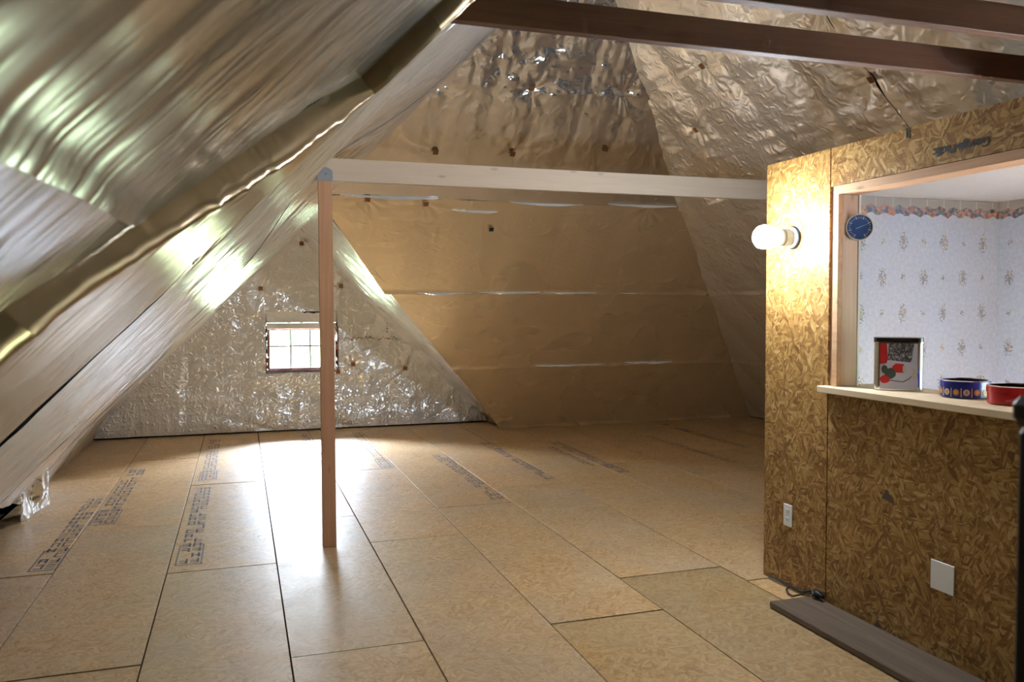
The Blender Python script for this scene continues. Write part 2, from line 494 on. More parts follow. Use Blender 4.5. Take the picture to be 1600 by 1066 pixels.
def sheet(plane, quads, mat, parent, disp, res=0.025, name='foil_sheet', base=0.0):
    """one sheet of foil: quads of (u, v) corners meshed finely and pushed off the plane by disp(u, v, s, t)"""
    V = []; F = []
    for c in quads:
        c = np.array(c, float)
        nu = max(2, int(max(np.linalg.norm(c[1] - c[0]), np.linalg.norm(c[2] - c[3])) / res))
        nv = max(2, int(max(np.linalg.norm(c[3] - c[0]), np.linalg.norm(c[2] - c[1])) / res))
        s, t_ = np.meshgrid(np.linspace(0, 1, nu + 1), np.linspace(0, 1, nv + 1), indexing='ij')
        uv = (c[0] * ((1 - s) * (1 - t_))[..., None] + c[1] * (s * (1 - t_))[..., None] + c[2] * (s * t_)[..., None] + c[3] * ((1 - s) * t_)[..., None])
        u, v = uv[..., 0], uv[..., 1]
        d = disp(u, v, s, t_) + base
        P = plane.O + u[..., None] * plane.U + v[..., None] * plane.V + d[..., None] * plane.N
        b = sum(len(x) for x in V)
        V.append(P.reshape(-1, 3))
        i, j = np.meshgrid(np.arange(nu), np.arange(nv), indexing='ij')
        k = b + i * (nv + 1) + j
        F.append(np.stack([k, k + nv + 1, k + nv + 2, k + 1], -1).reshape(-1, 4))
    V = np.concatenate(V); F = np.concatenate(F)
    nrm = np.cross(plane.U, plane.V)
    if np.dot(nrm, plane.N) < 0: F = F[:, ::-1]
    me = bpy.data.meshes.new(name)
    me.vertices.add(len(V)); me.vertices.foreach_set('co', V.ravel())
    me.loops.add(F.size); me.loops.foreach_set('vertex_index', F.ravel())
    me.polygons.add(len(F)); me.polygons.foreach_set('loop_start', np.arange(0, F.size, 4)); me.polygons.foreach_set('loop_total', np.full(len(F), 4))
    me.polygons.foreach_set('use_smooth', np.ones(len(F), bool))
    me.update(); me.validate()
    me.materials.append(mat)
    o = bpy.data.objects.new(name, me); COL.objects.link(o)
    o.parent = parent
    return o


def make_disp(seed, soft=False, mmin=0.2, sag=0.012, pitch=0.61, axis=0, crumple=0.004, cscale=7.0, long=0.006, lscale=(3, 14), pins=(), pin_amp=0.012, roll=0.012, edges='uv', bottom=0.0):
    def f(u, v, s, t_):
        a = u if axis == 0 else v
        d = sag * np.abs(np.sin(np.pi * a / pitch)) * (0.5 + fbm(u * 1.3, v * 1.3, seed, 2))
        d = d + sag * 1.2 * (fbm(u * 1.1 + 5, v * 1.1, seed + 3, 2) - 0.5)
        d = d + long * (fbm if soft else ridge)(u * lscale[0] + 3, v * lscale[1], seed + 9, 2)
        msk = np.clip((fbm(u * 1.7, v * 1.7, seed + 50, 2) - 0.35) * 3, mmin, 1)
        d = d + crumple * msk * (fbm if soft else ridge)(u * cscale, v * cscale, seed + 20, 3)
        for (pu, pv) in pins:
            r = np.hypot(u - pu, v - pv); th = np.arctan2(v - pv, u - pu)
            w = np.exp(-r / 0.22)
            d = d * (1 - 0.9 * np.exp(-(r / 0.10) ** 2))
            d = d + pin_amp * w * np.clip(r / 0.05, 0, 1) * (np.cos(th * 6 + 9 * vnoise(th * 1.5 + 20 + pu * 7, r * 3 + 5 + pv * 3, seed + 70)) * 0.5 + 0.5)
        if roll:
            if 'u' in edges: d = d + roll * (np.exp(-((s * (u.max() - u.min())) / 0.025) ** 2) * fbm(v * 6, u, seed + 90, 2))
            if 'v' in edges: d = d + roll * np.exp(-((t_ * (v.max() - v.min())) / 0.025) ** 2) * fbm(u * 4, v, seed + 91, 2) * 1.4
        if bottom: d = d + bottom * np.exp(-(v / 0.35) ** 2)
        return d
    return f


def slab(name, plane, poly, off, th, mat, parent=None):
    n = len(poly)
    v = [plane.pt(a, b, off) for a, b in poly] + [plane.pt(a, b, off - th) for a, b in poly]
    f = [tuple(range(n)), tuple(range(n, 2 * n))[::-1]] + [(k, k + n, (k + 1) % n + n, (k + 1) % n) for k in range(n)]
    return mesh_obj(name, v, f, mat, parent)


# ---------------------------------------------------------------- large structure
# ---- floor: dark base with separate OSB panels
floor = MB().box(-2.7, 7.6, -3.3, 11.3, -0.14, -0.022).build('floor', M['subfloor'])
tag(floor, kind='structure', label='oriented strand board subfloor laid in narrow staggered panels')
cols = [-1.69, -1.062, -0.43, 0.19, 0.793, 1.42, 2.035, 2.70, 3.33, 3.95, 4.58, 5.20, 5.83, 6.46, 6.80]
cuts = [[5.40, 8.30], [6.35, 9.15], [2.7, 5.19, 7.72], [3.75, 6.20, 8.70], [2.95, 5.45, 7.92], [3.75, 6.22, 8.70], [4.27, 6.75, 9.2],
        [4.0, 6.50, 9.0], [5.0, 7.45], [4.2, 6.7, 9.1], [5.3, 7.8], [4.0, 6.5, 9.0], [5.2, 7.7], [6.0, 8.5]]
panel_list = []
pr = random.Random(11)
for ci in range(len(cols) - 1):
    x0, x1 = cols[ci], cols[ci + 1]
    yend = 10.78 if x0 < 2.9 else 10.08
    ys = [c for c in cuts[ci]]
    c0 = ys[0]
    while c0 > -2.9:
        c0 -= 2.47; ys.insert(0, max(c0, -2.95))
    ys.append(yend)
    for y0, y1 in zip(ys[:-1], ys[1:]):
        if y1 - y0 < 0.05: continue
        g = 0.0035
        dz = pr.uniform(-0.0015, 0.0015)
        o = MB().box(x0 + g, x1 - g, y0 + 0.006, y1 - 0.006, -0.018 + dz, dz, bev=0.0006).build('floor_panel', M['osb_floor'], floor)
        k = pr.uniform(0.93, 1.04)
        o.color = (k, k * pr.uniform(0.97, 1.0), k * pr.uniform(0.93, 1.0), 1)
        if (y0 + y1) / 2 < 5.6 and x0 < 2.6: o.color = (k * 0.90, k * 0.93, k * 1.0, 1) if x0 < 1.0 else (k * 0.92, k * 0.94, k * 0.97, 1)  # cooler tint on near panels imitates bluish window sheen
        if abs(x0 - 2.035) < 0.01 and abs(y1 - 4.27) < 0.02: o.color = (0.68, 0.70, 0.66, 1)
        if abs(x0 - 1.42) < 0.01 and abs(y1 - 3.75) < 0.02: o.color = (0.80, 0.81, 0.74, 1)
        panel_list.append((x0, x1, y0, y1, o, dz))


def panel_at(x, y):
    for x0, x1, y0, y1, o, dz in panel_list:
        if x0 <= x <= x1 and y0 <= y <= y1: return o, dz
    return panel_list[0][4], 0.0


# ---- roof slopes: dark deck behind, foil sheets stapled inside
deck_l = slab('ceiling_left', PL, [(-3.2, -0.3), (11.1, -0.3), (11.1, 6.25), (-3.2, 6.25)], -0.20, 0.03, M['deck'])
tag(deck_l, kind='structure', label='left roof slope lined with silver foil sheets')
deck_h = slab('ceiling_far', PH, [(3.18 + .2, -0.28), (7.1, -0.28), (2.45, 6.3), (2.55, 6.3), (0.62, 2.49 * RT2)], -0.09, 0.03, M['deck'])
deck_h2 = None
tag(deck_h, kind='structure', label='far hip slope lined with foil sheets, gold floor reflection tinted into the lower ones')
deck_r = slab('ceiling_right', PR, [(4.02, -0.3), (11.1, -0.3), (11.1, 6.25), (-3.2, 6.25), (-3.2, 2.2 * RT2), (4.02, 2.2 * RT2)], -0.09, 0.03, M['deck'])
tag(deck_r, kind='structure', label='right roof slope lined with champagne coloured foil')
deck_g = slab('ceiling_gable', PG, [(10.34, -0.28), (11.1, -0.28), (11.1, 2.6 * RT2), (7.68, 2.6 * RT2)], -0.09, 0.03, M['deck'])
tag(deck_g, kind='structure', label='short right slope of the window gable')

zl = lambda z: z * RT2
# left slope
left_edges = [2.45, 3.67, 4.89, 5.78, 6.70, 7.59, 8.70, 9.75, 10.82]


def left_top(y):
    if y < 5.78: return 4.3
    return max(10.08 - y, 2.49)


def left_bot(y):
    return float(np.interp(y, [2.0, 5.0, 6.2, 6.9, 7.4, 11], [0.36, 0.36, 0.30, 0.16, 0.05, 0.03]))


for i, (a, b) in enumerate(zip(left_edges[:-1], left_edges[1:])):
    g = -0.012
    q = [(a + (0.008 if i == 0 else g), left_bot(a) * RT2), (b - g, left_bot(b) * RT2), (b - g, left_top(b) * RT2 + 0.03), (a + g, left_top(a) * RT2 + 0.03)]
    dd = make_disp(100, sag=0.014, pitch=0.61, crumple=0.005, cscale=6, long=0.008, lscale=(9, 2.0), roll=0.004, edges='u', bottom=0.09)
    dent = lambda u, v, s, t_, f_=dd: f_(u, v, s, t_) - 0.165 * np.exp(-((u - 5.48) / np.where(u < 5.48, 1.5, 0.6)) ** 2 - ((v - zl(2.40)) / 0.55) ** 2)
    sheet(PL, [q], M['foil_pale'], deck_l, dent, 0.022)
zl = lambda z: z * RT2
# near sheets lying flush, then the floor-tinted panel whose loose diagonal hem laps over them
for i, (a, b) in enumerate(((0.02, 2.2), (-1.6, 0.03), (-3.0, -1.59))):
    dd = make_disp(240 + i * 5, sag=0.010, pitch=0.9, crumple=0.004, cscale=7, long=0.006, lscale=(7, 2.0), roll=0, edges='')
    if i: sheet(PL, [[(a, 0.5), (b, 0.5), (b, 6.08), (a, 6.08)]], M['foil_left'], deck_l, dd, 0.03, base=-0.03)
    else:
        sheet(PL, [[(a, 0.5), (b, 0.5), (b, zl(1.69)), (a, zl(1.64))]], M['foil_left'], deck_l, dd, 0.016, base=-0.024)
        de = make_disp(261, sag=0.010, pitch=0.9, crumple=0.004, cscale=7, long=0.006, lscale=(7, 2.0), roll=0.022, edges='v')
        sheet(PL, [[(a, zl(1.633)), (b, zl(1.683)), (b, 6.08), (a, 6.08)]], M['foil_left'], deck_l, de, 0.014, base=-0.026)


def hem_panel_disp(u, v, s, t_):
    d = make_disp(180, soft=True, sag=0.010, pitch=1.22, crumple=0.002, cscale=4, long=0.004, lscale=(6, 1.6), roll=0, edges='', pins=((2.43, 1.67 * RT2),))(u, v, s, t_)
    wid = 2.44 - (1.12 + 1.0 * np.clip((v / RT2 - 1.54) / 0.56, -1.2, 0.85))
    e = s * wid                              # distance in from the loose diagonal hem
    lift = 0.028 * (1 - s) + 0.004 * s
    r = 0.035
    k = np.clip(e / r, 0, 1)
    curl = np.sqrt(np.clip(1 - (1 - k) ** 2, 0, 1))
    wob = 0.012 * (ridge(v * 14, u * 8, 77, 2) - 0.5) * np.exp(-(e / 0.05) ** 2)
    return -0.02 + (0.02 + lift + d + wob) * curl


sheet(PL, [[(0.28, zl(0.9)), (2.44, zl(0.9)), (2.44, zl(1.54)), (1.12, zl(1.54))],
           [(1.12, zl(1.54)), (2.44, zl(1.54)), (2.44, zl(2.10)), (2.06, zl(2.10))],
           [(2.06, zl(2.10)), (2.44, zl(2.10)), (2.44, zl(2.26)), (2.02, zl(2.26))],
           [(2.02, zl(2.26)), (2.44, zl(2.26)), (2.44, zl(4.3)), (1.9, zl(4.3))]], M['foil_floor_tint'], deck_l, hem_panel_disp, 0.010)

# far hip slope in horizontal bands
hip_pins = [(1.643, zl(2.917)), (2.342, zl(2.935)), (1.641, zl(2.515)), (1.105, zl(2.534)), (2.36, zl(3.403)), (1.527, zl(3.392)), (3.2, zl(3.41)), (3.9, zl(2.54))]
zb = [0.03, 0.845, 1.69, 2.54, 3.40, 4.30]
hl = lambda z: 3.18 - z if z < 2.49 else z - 1.8
hr = lambda z: 6.83 - z
for i in range(5):
    z0, z1 = zb[i] + (0.004 if i else 0), zb[i + 1] - 0.004
    z1 += 0.014
    eo = 0.10 if i == 2 else 0.035
    q = [(hl(z0) - eo, zl(z0)), (hr(z0) + 0.03, zl(z0)), (hr(z1) + 0.03, zl(z1)), (hl(z1) - eo, zl(z1))]
    if i == 3:
        dd0 = make_disp(300, mmin=0.5, sag=0.012, pitch=0.41, crumple=0.022, cscale=5, long=0.012, lscale=(7, 4), pins=hip_pins, pin_amp=0.02, roll=0.016, edges='v')
        dd = lambda u, v, s, t_, f_=dd0: f_(u, v, s, t_) * (0.25 + 0.75 * np.clip((v / RT2 - 2.85) / 0.3, 0, 1))
        mt = M['foil_mid']
    elif i == 4:
        dd = make_disp(320, mmin=0.8, sag=0.02, pitch=0.41, crumple=0.045, cscale=5, long=0.02, lscale=(5, 3), pins=hip_pins, pin_amp=0.03, roll=0.02, edges='v')
        mt = M['foil_crinkled']
    else:
        dd = make_disp(330 + i * 6, sag=0.006, pitch=0.61, crumple=0.0035, cscale=7, long=0.003, lscale=(2, 9), roll=0.022, edges='v', pins=hip_pins if i == 2 else (), bottom=0.02 if i == 0 else 0)
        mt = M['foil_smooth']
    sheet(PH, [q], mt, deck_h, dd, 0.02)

# loose hems hanging at the laps between the bands
def hem(x0, x1, z, h, seed):
    n = max(8, int((x1 - x0) / 0.02)); rs_ = np.random.RandomState(seed)
    v = []
    for i in range(n + 1):
        w = i / n; x = x0 + (x1 - x0) * w
        hh = h * (0.35 + 0.65 * math.sin(math.pi * w)) * (0.7 + 0.6 * float(vnoise(np.array(x * 7.0), np.array(3.0), seed)))
        for k in range(4):
            q = k / 3
            y = 10.08 - z - 0.03 - 0.004 * math.sin(q * 3) + 0.005 * float(vnoise(np.array(x * 11.0), np.array(q * 3), seed + 1))
            v.append((x, y - 0.35 * hh * q, z - hh * q + 0.01))
    f = [(i * 4 + k, i * 4 + k + 1, (i + 1) * 4 + k + 1, (i + 1) * 4 + k) for i in range(n) for k in range(3)]
    mesh_obj('foil_hem', v, f, M['foil_gable'], deck_h, True)


for k, (x0_, x1_, z_, h_) in enumerate(((1.72, 2.30, 1.69, 0.022), (2.36, 3.05, 1.70, 0.026), (3.1, 3.7, 1.695, 0.02), (3.30, 4.20, 0.85, 0.024), (4.45, 5.1, 0.86, 0.030), (4.0, 4.2, 1.69, 0.015),
                                        (0.86, 1.75, 2.54, 0.028), (1.9, 2.35, 2.45, 0.03), (2.45, 3.2, 2.53, 0.022), (3.45, 4.2, 2.55, 0.024))):
    hem(x0_, x1_, z_, h_, 700 + k)

# right slope
right_pins = [(6.63, zl(3.418)), (5.692, zl(3.41)), (6.344, zl(3.077)), (4.349, zl(2.997)), (4.342, zl(3.40)), (5.1, zl(2.6))]
for i in range(5):
    z0, z1 = zb[i] + (0.004 if i else 0), zb[i + 1] - 0.004
    ylo = 4.35 if i >= 2 else 4.07
    z1 += 0.024
    q = [(ylo, zl(z0)), (10.11 - z0, zl(z0)), (10.11 - z1, zl(z1)), (ylo, zl(z1))]
    dd = make_disp(400 + i * 9, sag=0.018, pitch=0.61, crumple=0.010 if i >= 2 else 0.004, cscale=5, long=0.014 if i >= 2 else 0.005, lscale=(2.5, 7), pins=right_pins if i >= 2 else (), pin_amp=0.018, roll=0.015, edges='v')
    sheet(PR, [q], M['foil_right'], deck_r, dd, 0.02)
for i, (a, b) in enumerate(((3.12, 4.335), (1.9, 3.11), (0.7, 1.89), (-0.6, 0.69), (-3.0, -0.61))):
    dd = make_disp(460 + i * 5, sag=0.02, pitch=0.61, crumple=0.012, cscale=6, long=0.010, lscale=(3, 6), pins=right_pins, pin_amp=0.018, roll=0.012, edges='u')
    sheet(PR, [[(a, zl(2.22)), (b, zl(2.22)), (b, zl(4.3)), (a, zl(4.3))]], M['foil_right'], deck_r, dd, 0.02)

# short slope of the gable
dd = make_disp(500, sag=0.012, pitch=0.4, crumple=0.006, cscale=6, long=0.008, lscale=(6, 2), roll=0)
sheet(PG, [[(10.045, 0.03), (10.83, 0.03), (10.83, zl(2.53)), (7.545, zl(2.53))]], M['foil_pale'], deck_g, dd, 0.02)

# ---- gable wall with its window opening
wf = MB()
wf.box(-2.6, WG['x0'], 10.86, 10.98, -0.02, 3.0).box(WG['x1'], 3.9, 10.86, 10.98, -0.02, 3.0)
wf.box(WG['x0'], WG['x1'], 10.86, 10.98, -0.02, WG['z0']).box(WG['x0'], WG['x1'], 10.88, 10.98, WG['z1'], 3.0)
wall_far = wf.build('wall_far', M['deck'])
tag(wall_far, kind='structure', label='gable end wall covered in crinkled silver foil around a small window')
gd = make_disp(600, mmin=0.7, sag=0.010, pitch=0.61, crumple=0.030, cscale=3.6, long=0.012, lscale=(5, 2), roll=0.0, bottom=0.05,
               pins=[(0.751, 2.351), (0.25, 1.787), (1.23, 1.823), (1.371, 0.821), (2.045, 0.754), (0.292, 0.06), (1.216, 0.06)], pin_amp=0.02)
gx0, gx1, gz0, gz1 = WG['x0'] - 0.01, WG['x1'] + 0.01, WG['z0'] - 0.01, 1.50
for qs in ([[(-1.84, 0.02), (-0.478, 0.02), (-0.478, 1.33), (-0.49, 1.33)]],
           [[(-0.48, 0.02), (gx0, 0.02), (gx0, gx0 + 1.8), (-0.48, 1.32)]],
           [[(gx0, 0.02), (gx1, 0.02), (gx1, gz0), (gx0, gz0)]],
           [[(gx0, gz1), (0.69, gz1), (0.69, 2.49), (gx0, gx0 + 1.8)], [(0.69, gz1), (gx1, gz1), (gx1, 3.18 - gx1), (0.69, 2.49)]],
           [[(gx1, 0.02), (2.102, 0.02), (2.102, 3.20 - 2.10), (gx1, 3.18 - gx1)]],
           [[(2.10, 0.02), (3.22, 0.02), (3.22, 0.021), (2.10, 1.12)]]):
    sheet(PW, qs, M['foil_gable'], wall_far, gd, 0.02)

# ---- wall behind the photographer
wb = MB().box(-2.4, 7.2, -3.12, -3.0, -0.02, 4.7)
tag(wb.build('wall_back', M['osb_wall']), kind='structure', label='board wall behind the viewpoint')

# ---- partition and the papered side room
PX = 2.85
wall_r = empty('wall_right', (PX, 3.0, 0)); tag(wall_r, kind='structure', label='strand board partition with a wide opening into a papered room')


def wpart(mb, name, mat, parent=wall_r):
    o = mb.build(name, mat); o.parent = parent
    o.matrix_parent_inverse = Matrix.Translation(parent.location).inverted()
    return o


for (y0, y1, z0, z1) in ((3.528, 4.06, 0.004, 2.345), (1.092, 3.522, 2.152, 2.345), (1.092, 3.522, 0.004, 1.108), (-1.35, 1.086, 2.152, 2.345), (-1.35, 1.086, 0.004, 1.108), (-2.98, -1.356, 0.004, 2.345)):
    wpart(MB().box(PX, PX + 0.011, y0, y1, z0, z1, bev=0.0012), 'board_panel', M['osb_wall'])
wpart(MB().box(PX + 0.013, 2.972, 3.50, 4.055, 0, 2.34).box(PX + 0.013, 2.972, -2.98, 3.50, 0, 1.105).box(PX + 0.013, 2.972, -2.98, 3.50, 2.155, 2.34)
      .box(PX + 0.013, 2.972, -2.98, 0.6, 1.105, 2.155), 'stud_core', M['jamb_wood'])
wpart(MB().box(PX - 0.002, 2.972, 0.6, 3.500, 2.108, 2.150, bev=0.002), 'header', M['header_wood'])
wpart(MB().box(PX - 0.001, PX + 0.026, 3.462, 3.500, 1.145, 2.107, bev=0.001), 'jamb_edge', M['header_wood'])
wpart(MB().box(PX + 0.028, 2.972, 3.465, 3.499, 1.145, 2.107, bev=0.001), 'jamb', M['jamb_wood'])
wpart(MB().box(2.974, 2.986, 3.462, 3.95, 0, 2.175), 'wallboard', M['drywall'])
end = MB().box(2.98, 7.3, 3.955, 4.055, -0.02, 2.345).build('wall_end', M['deck']); tag(end, kind='structure', label='end wall of the papered side room')
pw = MB().box(2.986, 4.43, 3.945, 3.953, 0.0, 2.18).build('wallpaper', M['paper_x'], end)
wr = MB()
wr.box(4.43, 4.53, WR['y1'], 3.955, 0, 2.345).box(4.43, 4.53, -2.98, WR['y0'], 0, 2.345)
wr.box(4.43, 4.53, WR['y0'], WR['y1'], 0, WR['z0']).box(4.43, 4.53, WR['y0'], WR['y1'], WR['z1'], 2.345)
wrr = wr.build('wall_side', M['paper_y']); tag(wrr, kind='structure', label='papered wall at the far side of the small room')
rv = MB()  # deep reveal of the added side window, out of view
rv.box(4.53, 5.0, WR['y1'], WR['y1'] + 0.05, WR['z0'] - .05, WR['z1'] + .05).box(4.53, 5.0, WR['y0'] - 0.05, WR['y0'], WR['z0'] - .05, WR['z1'] + .05)
rv.box(4.53, 5.0, WR['y0'] - .05, WR['y1'] + .05, WR['z0'] - .05, WR['z0']).box(4.53, 5.0, WR['y0'] - .05, WR['y1'] + .05, WR['z1'], WR['z1'] + .05)
tag(rv.build('added_reveal', M['drywall'], wrr))
rc = MB().box(2.973, 4.6, -2.98, 3.955, 2.182, 2.343).build('ceiling_room', M['drywall']); tag(rc, kind='structure', label='white ceiling of the small papered room')

# ---- window in the gable
win = empty('window_1', ((WG['x0'] + WG['x1']) / 2, 10.9, WG['z0'])); tag(win, kind='structure', label='small gable window with brown frame and white grille')


def win_part(mb, name, mat, parent=None):
    o = mb.build(name, mat); o.parent = parent or win
    o.matrix_parent_inverse = Matrix.Translation(win.location).inverted()
    return o


x0, x1, z0, z1 = WG['x0'], WG['x1'], WG['z0'], WG['z1']
win_part(MB().box(x0, x1, 10.90, 10.97, z1 - 0.10, z1 - 0.065, .003).box(x0, x1, 10.90, 10.97, z0, z0 + 0.045, .003)
         .box(x0, x0 + 0.045, 10.90, 10.97, z0 + .045, z1 - 0.10, .003).box(x1 - 0.045, x1, 10.90, 10.97, z0 + .045, z1 - 0.10, .003), 'frame', M['window_wood'])
win_part(MB().box(x0 + 0.01, x1, 10.84, 10.88, z1 - 0.075, z1 - 0.005, .004), 'header_trim', M['white_plastic'])
gxa, gxb, gza, gzb = x0 + 0.045, x1 - 0.045, z0 + 0.045, z1 - 0.10
for xx in (0.61, 0.853):
    win_part(MB().box(xx - 0.010, xx + 0.010, 10.930, 10.944, gza, gzb), 'grille_bar', M['grille'])
win_part(MB().box(gxa, gxb, 10.931, 10.943, 1.05, 1.07), 'grille_bar', M['grille'])
win_part(MB().box(gxa, gxb, 10.949, 10.953, gza, gzb), 'pane', M['glass'])
# foil wrapped round the reveal, torn loose at the sides
fr_ = []
rng = np.random.RandomState(3)
for (p0, p1, ax) in (((x0, z0), (x0, z1 + 0.1), 0), ((x1, z0), (x1, z1 + 0.1), 0), ((x0 - 0.01, 1.50), (x1 + 0.01, 1.50), 1)):
    mbv, mbf = [], []
    n = 24
    for i in range(n + 1):
        for j in range(5):
            w = i / n; y = 10.775 + 0.03 * j
            X_ = p0[0] + (p1[0] - p0[0]) * w; Z_ = p0[1] + (p1[1] - p0[1]) * w
            k = rng.uniform(-0.008, 0.008)
            s_ = (1 if p0[0] == x0 and ax == 0 else -1)
            if ax == 0: X_ += s_ * (0.004 + k)
            else: Z_ += k - 0.035 * j + 0.02 * math.sin(w * 7) * (j == 0); y = 10.77 + 0.022 * j
            mbv.append((X_, y, Z_))
    for i in range(n):
        for j in range(4):
            mbf.append((i * 5 + j, i * 5 + j + 1, i * 5 + j + 6, i * 5 + j + 5))
    win_part(MB().add(mbv, mbf), 'foil_return', M['foil_crinkled'] if ax == 0 else M['white_plastic'])  # top strip coloured white, imitating daylight glare on the foil
win_part(MB().box(1.150, 1.185, 10.73, 10.76, 1.015, 1.085, .003), 'tape', plain('copper_tape', (0.55, 0.24, 0.12), 0.4))
win_part(MB().box(1.145, 1.158, 10.74, 10.78, 0.77, 1.30, .002).box(1.176, 1.19, 10.74, 10.78, 0.76, 1.31, .002), 'side_trim', M['window_wood'])
win_part(MB().box(x0 - 0.012, x0 + 0.004, 10.74, 10.78, 0.735, 0.94, .002), 'side_trim', M['window_wood'])

# ---------------------------------------------------------------- things
# ---- beams
def beam(name, label, x0, x1, y0, y1, z0, z1, mat, cutl=True, cutr=True):
    r = empty(name, ((x0 + x1) / 2, (y0 + y1) / 2, z0))
    tag(r, label, 'beam')
    # ends sawn to the roof slopes
    v = []
    dl = (z1 - z0) if cutl else 0
    for y in (y0, y1):
        v += [(x0, y, z0), (x1, y, z0), (x1 - (z1 - z0 if cutr else 0), y, z1), (x0 + dl, y, z1)]
    f = [(0, 1, 2, 3), (7, 6, 5, 4), (0, 4, 5, 1), (1, 5, 6, 2), (2, 6, 7, 3), (3, 7, 4, 0)]
    o = mesh_obj('timber', v, f, mat); o.parent = r; o.matrix_parent_inverse = Matrix.Translation(r.location).inverted()
    m = o.modifiers.new('bev', 'BEVEL'); m.width = 0.002; m.segments = 1
    return r


b3 = beam('tie_beam', 'pale new pine beam carried by the upright post', 0.40, 4.42, 5.46, 5.498, 2.36, 2.506, M['pine_beam'])
beam('tie_beam', 'dark brown overhead timber crossing in front of the foil above the pine beam', 0.555, 4.40, 2.325, 2.363, 2.365, 2.454, M['brown_beam'])
beam('tie_beam', 'brown overhead timber cut off by the top right corner of the view', 0.555, 4.40, 1.945, 1.983, 2.365, 2.454, M['brown_beam'])

post = empty('support_post', (0.53, 5.45, 0)); tag(post, 'upright reddish fir post standing on the floor under the pine beam', 'post')
o = MB().box(-0.044, 0.044, -0.02, 0.018, 0.001, 2.36, bev=0.002).build('upright', M['fir_post'], post)
pl = []
for k in range(13):
    a = math.pi * k / 12
    pl.append((0.047 * math.cos(a), 2.405 + 0.035 * math.sin(a)))
pl = [(0.047, 2.355)] + pl + [(-0.047, 2.355)]
mb = MB(); n = len(pl)
mb.add([(x, -0.0225, z) for x, z in pl] + [(x, 0.006, z) for x, z in pl], [tuple(range(n)), tuple(range(n, 2 * n))[::-1]] + [(k, k + n, (k + 1) % n + n, (k + 1) % n) for k in range(n)])
pt = mb.build('metal_plate', M['galv'], post); pt['label'] = 'rounded galvanised plate'
MB().lathe([(0.0, -0.028), (0.007, -0.027), (0.008, -0.022)], 12, 'y', (0.0, 0, 2.40)).build('bolt', M['tin_metal'], pt)

# ---- lamp on the partition
lamp = empty('wall_lamp', (PX, 3.815, 1.918)); tag(lamp, 'lit white bulb in a grey holder on the strand board partition', 'lamp')
MB().lathe([(0.060, 0.0), (0.062, -0.006), (0.060, -0.014), (0.054, -0.016)], 40, 'x').build('mounting_ring', M['black'], lamp, True)
bp = MB().lathe([(0.055, -0.012), (0.055, -0.019), (0.050, -0.024), (0.040, -0.030), (0.0, -0.031)], 40, 'x').build('base_plate', M['white_plastic'], lamp, True)
auto_smooth(bp)
for a in (0.9, 2.3, -0.9, -2.3):
    MB().lathe([(0.005, -0.026), (0.005, -0.031), (0.0, -0.032)], 10, 'x', (0, 0.042 * math.cos(a), 0.042 * math.sin(a))).build('screw', M['galv'], bp)
auto_smooth(MB().lathe([(0.040, -0.028), (0.046, -0.034), (0.047, -0.075), (0.043, -0.080), (0.043, -0.086), (0.049, -0.090), (0.050, -0.125), (0.046, -0.128)], 40, 'x').build('lampholder', M['grey_plastic'], lamp))
blb = auto_smooth(MB().lathe([(0.040, -0.128), (0.054, -0.140), (0.062, -0.165), (0.064, -0.190), (0.058, -0.214), (0.042, -0.232), (0.020, -0.241), (0.001, -0.243)], 40, 'x').build('bulb', M['bulb'], lamp), 80)
cp = MB().box(-0.003, -0.0005, -0.035, 0.02, 0.050, 0.085, .0008).build('corner_tab', M['galv'], lamp)
cp.rotation_euler = (0.5, 0, 0)

# ---- thermometer
th = empty('thermometer', (2.955, 3.435, 1.943)); th.rotation_euler = (0, 0, math.radians(-28))
tag(th, 'round blue dial thermometer with a white rim on the opening jamb', 'thermometer')
auto_smooth(MB().lathe([(0.062, 0.018), (0.068, 0.010), (0.068, -0.004), (0.065, -0.008), (0.061, -0.008), (0.060, -0.002)], 48, 'y').build('rim', M['white_plastic'], th))
dial = MB().lathe([(0.0605, 0.004), (0.0605, -0.003)], 48, 'y').build('dial', M['dial_blue'], th)
tk = MB()
for k in range(22):
    a = math.radians(-150 + k * 300 / 21)
    r_ = 0.048; w_ = 0.0022 if k % 3 else 0.0036; ln = 0.004 if k % 3 else 0.007
    c, s = math.sin(a), math.cos(a)
    q = [(r_ - ln, -w_), (r_ + ln, -w_), (r_ + ln, w_), (r_ - ln, w_)]
    tk.add([(c * p - s * w, -0.0042, s * p + c * w) for p, w in q], [(0, 1, 2, 3)])
tk.build('scale_marks', M['dial_white'], dial)
a = math.radians(68)
MB().add([(math.sin(a) * p + math.cos(a) * w, -0.006, math.cos(a) * p - math.sin(a) * w) for p, w in ((-0.02, -0.002), (0.038, -0.001), (0.038, 0.001), (-0.02, 0.002))], [(0, 1, 2, 3)]).build('needle', M['dial_white'], dial)
MB().box(-0.095, -0.035, 0.012, 0.016, -0.06, 0.06, .001).build('bracket', M['white_plastic'], th)

# ---- ledge and tins
ledge = MB().box(2.795, 3.20, 0.62, 3.545, 1.110, 1.143, bev=0.003)
ledge = ledge.build('window_ledge', M['shelf_wood']); tag(ledge, 'pale pine ledge board along the bottom of the partition opening', 'shelf')
LZ = 1.1445


def rrect(w, d, r, n=6):
    p = []
    for cx, cy, a0 in ((w / 2 - r, d / 2 - r, 0), (-w / 2 + r, d / 2 - r, 90), (-w / 2 + r, -d / 2 + r, 180), (w / 2 - r, -d / 2 + r, 270)):
        for k in range(n + 1):
            a = math.radians(a0 + 90 * k / n); p.append((cx + r * math.cos(a), cy + r * math.sin(a)))
    return p


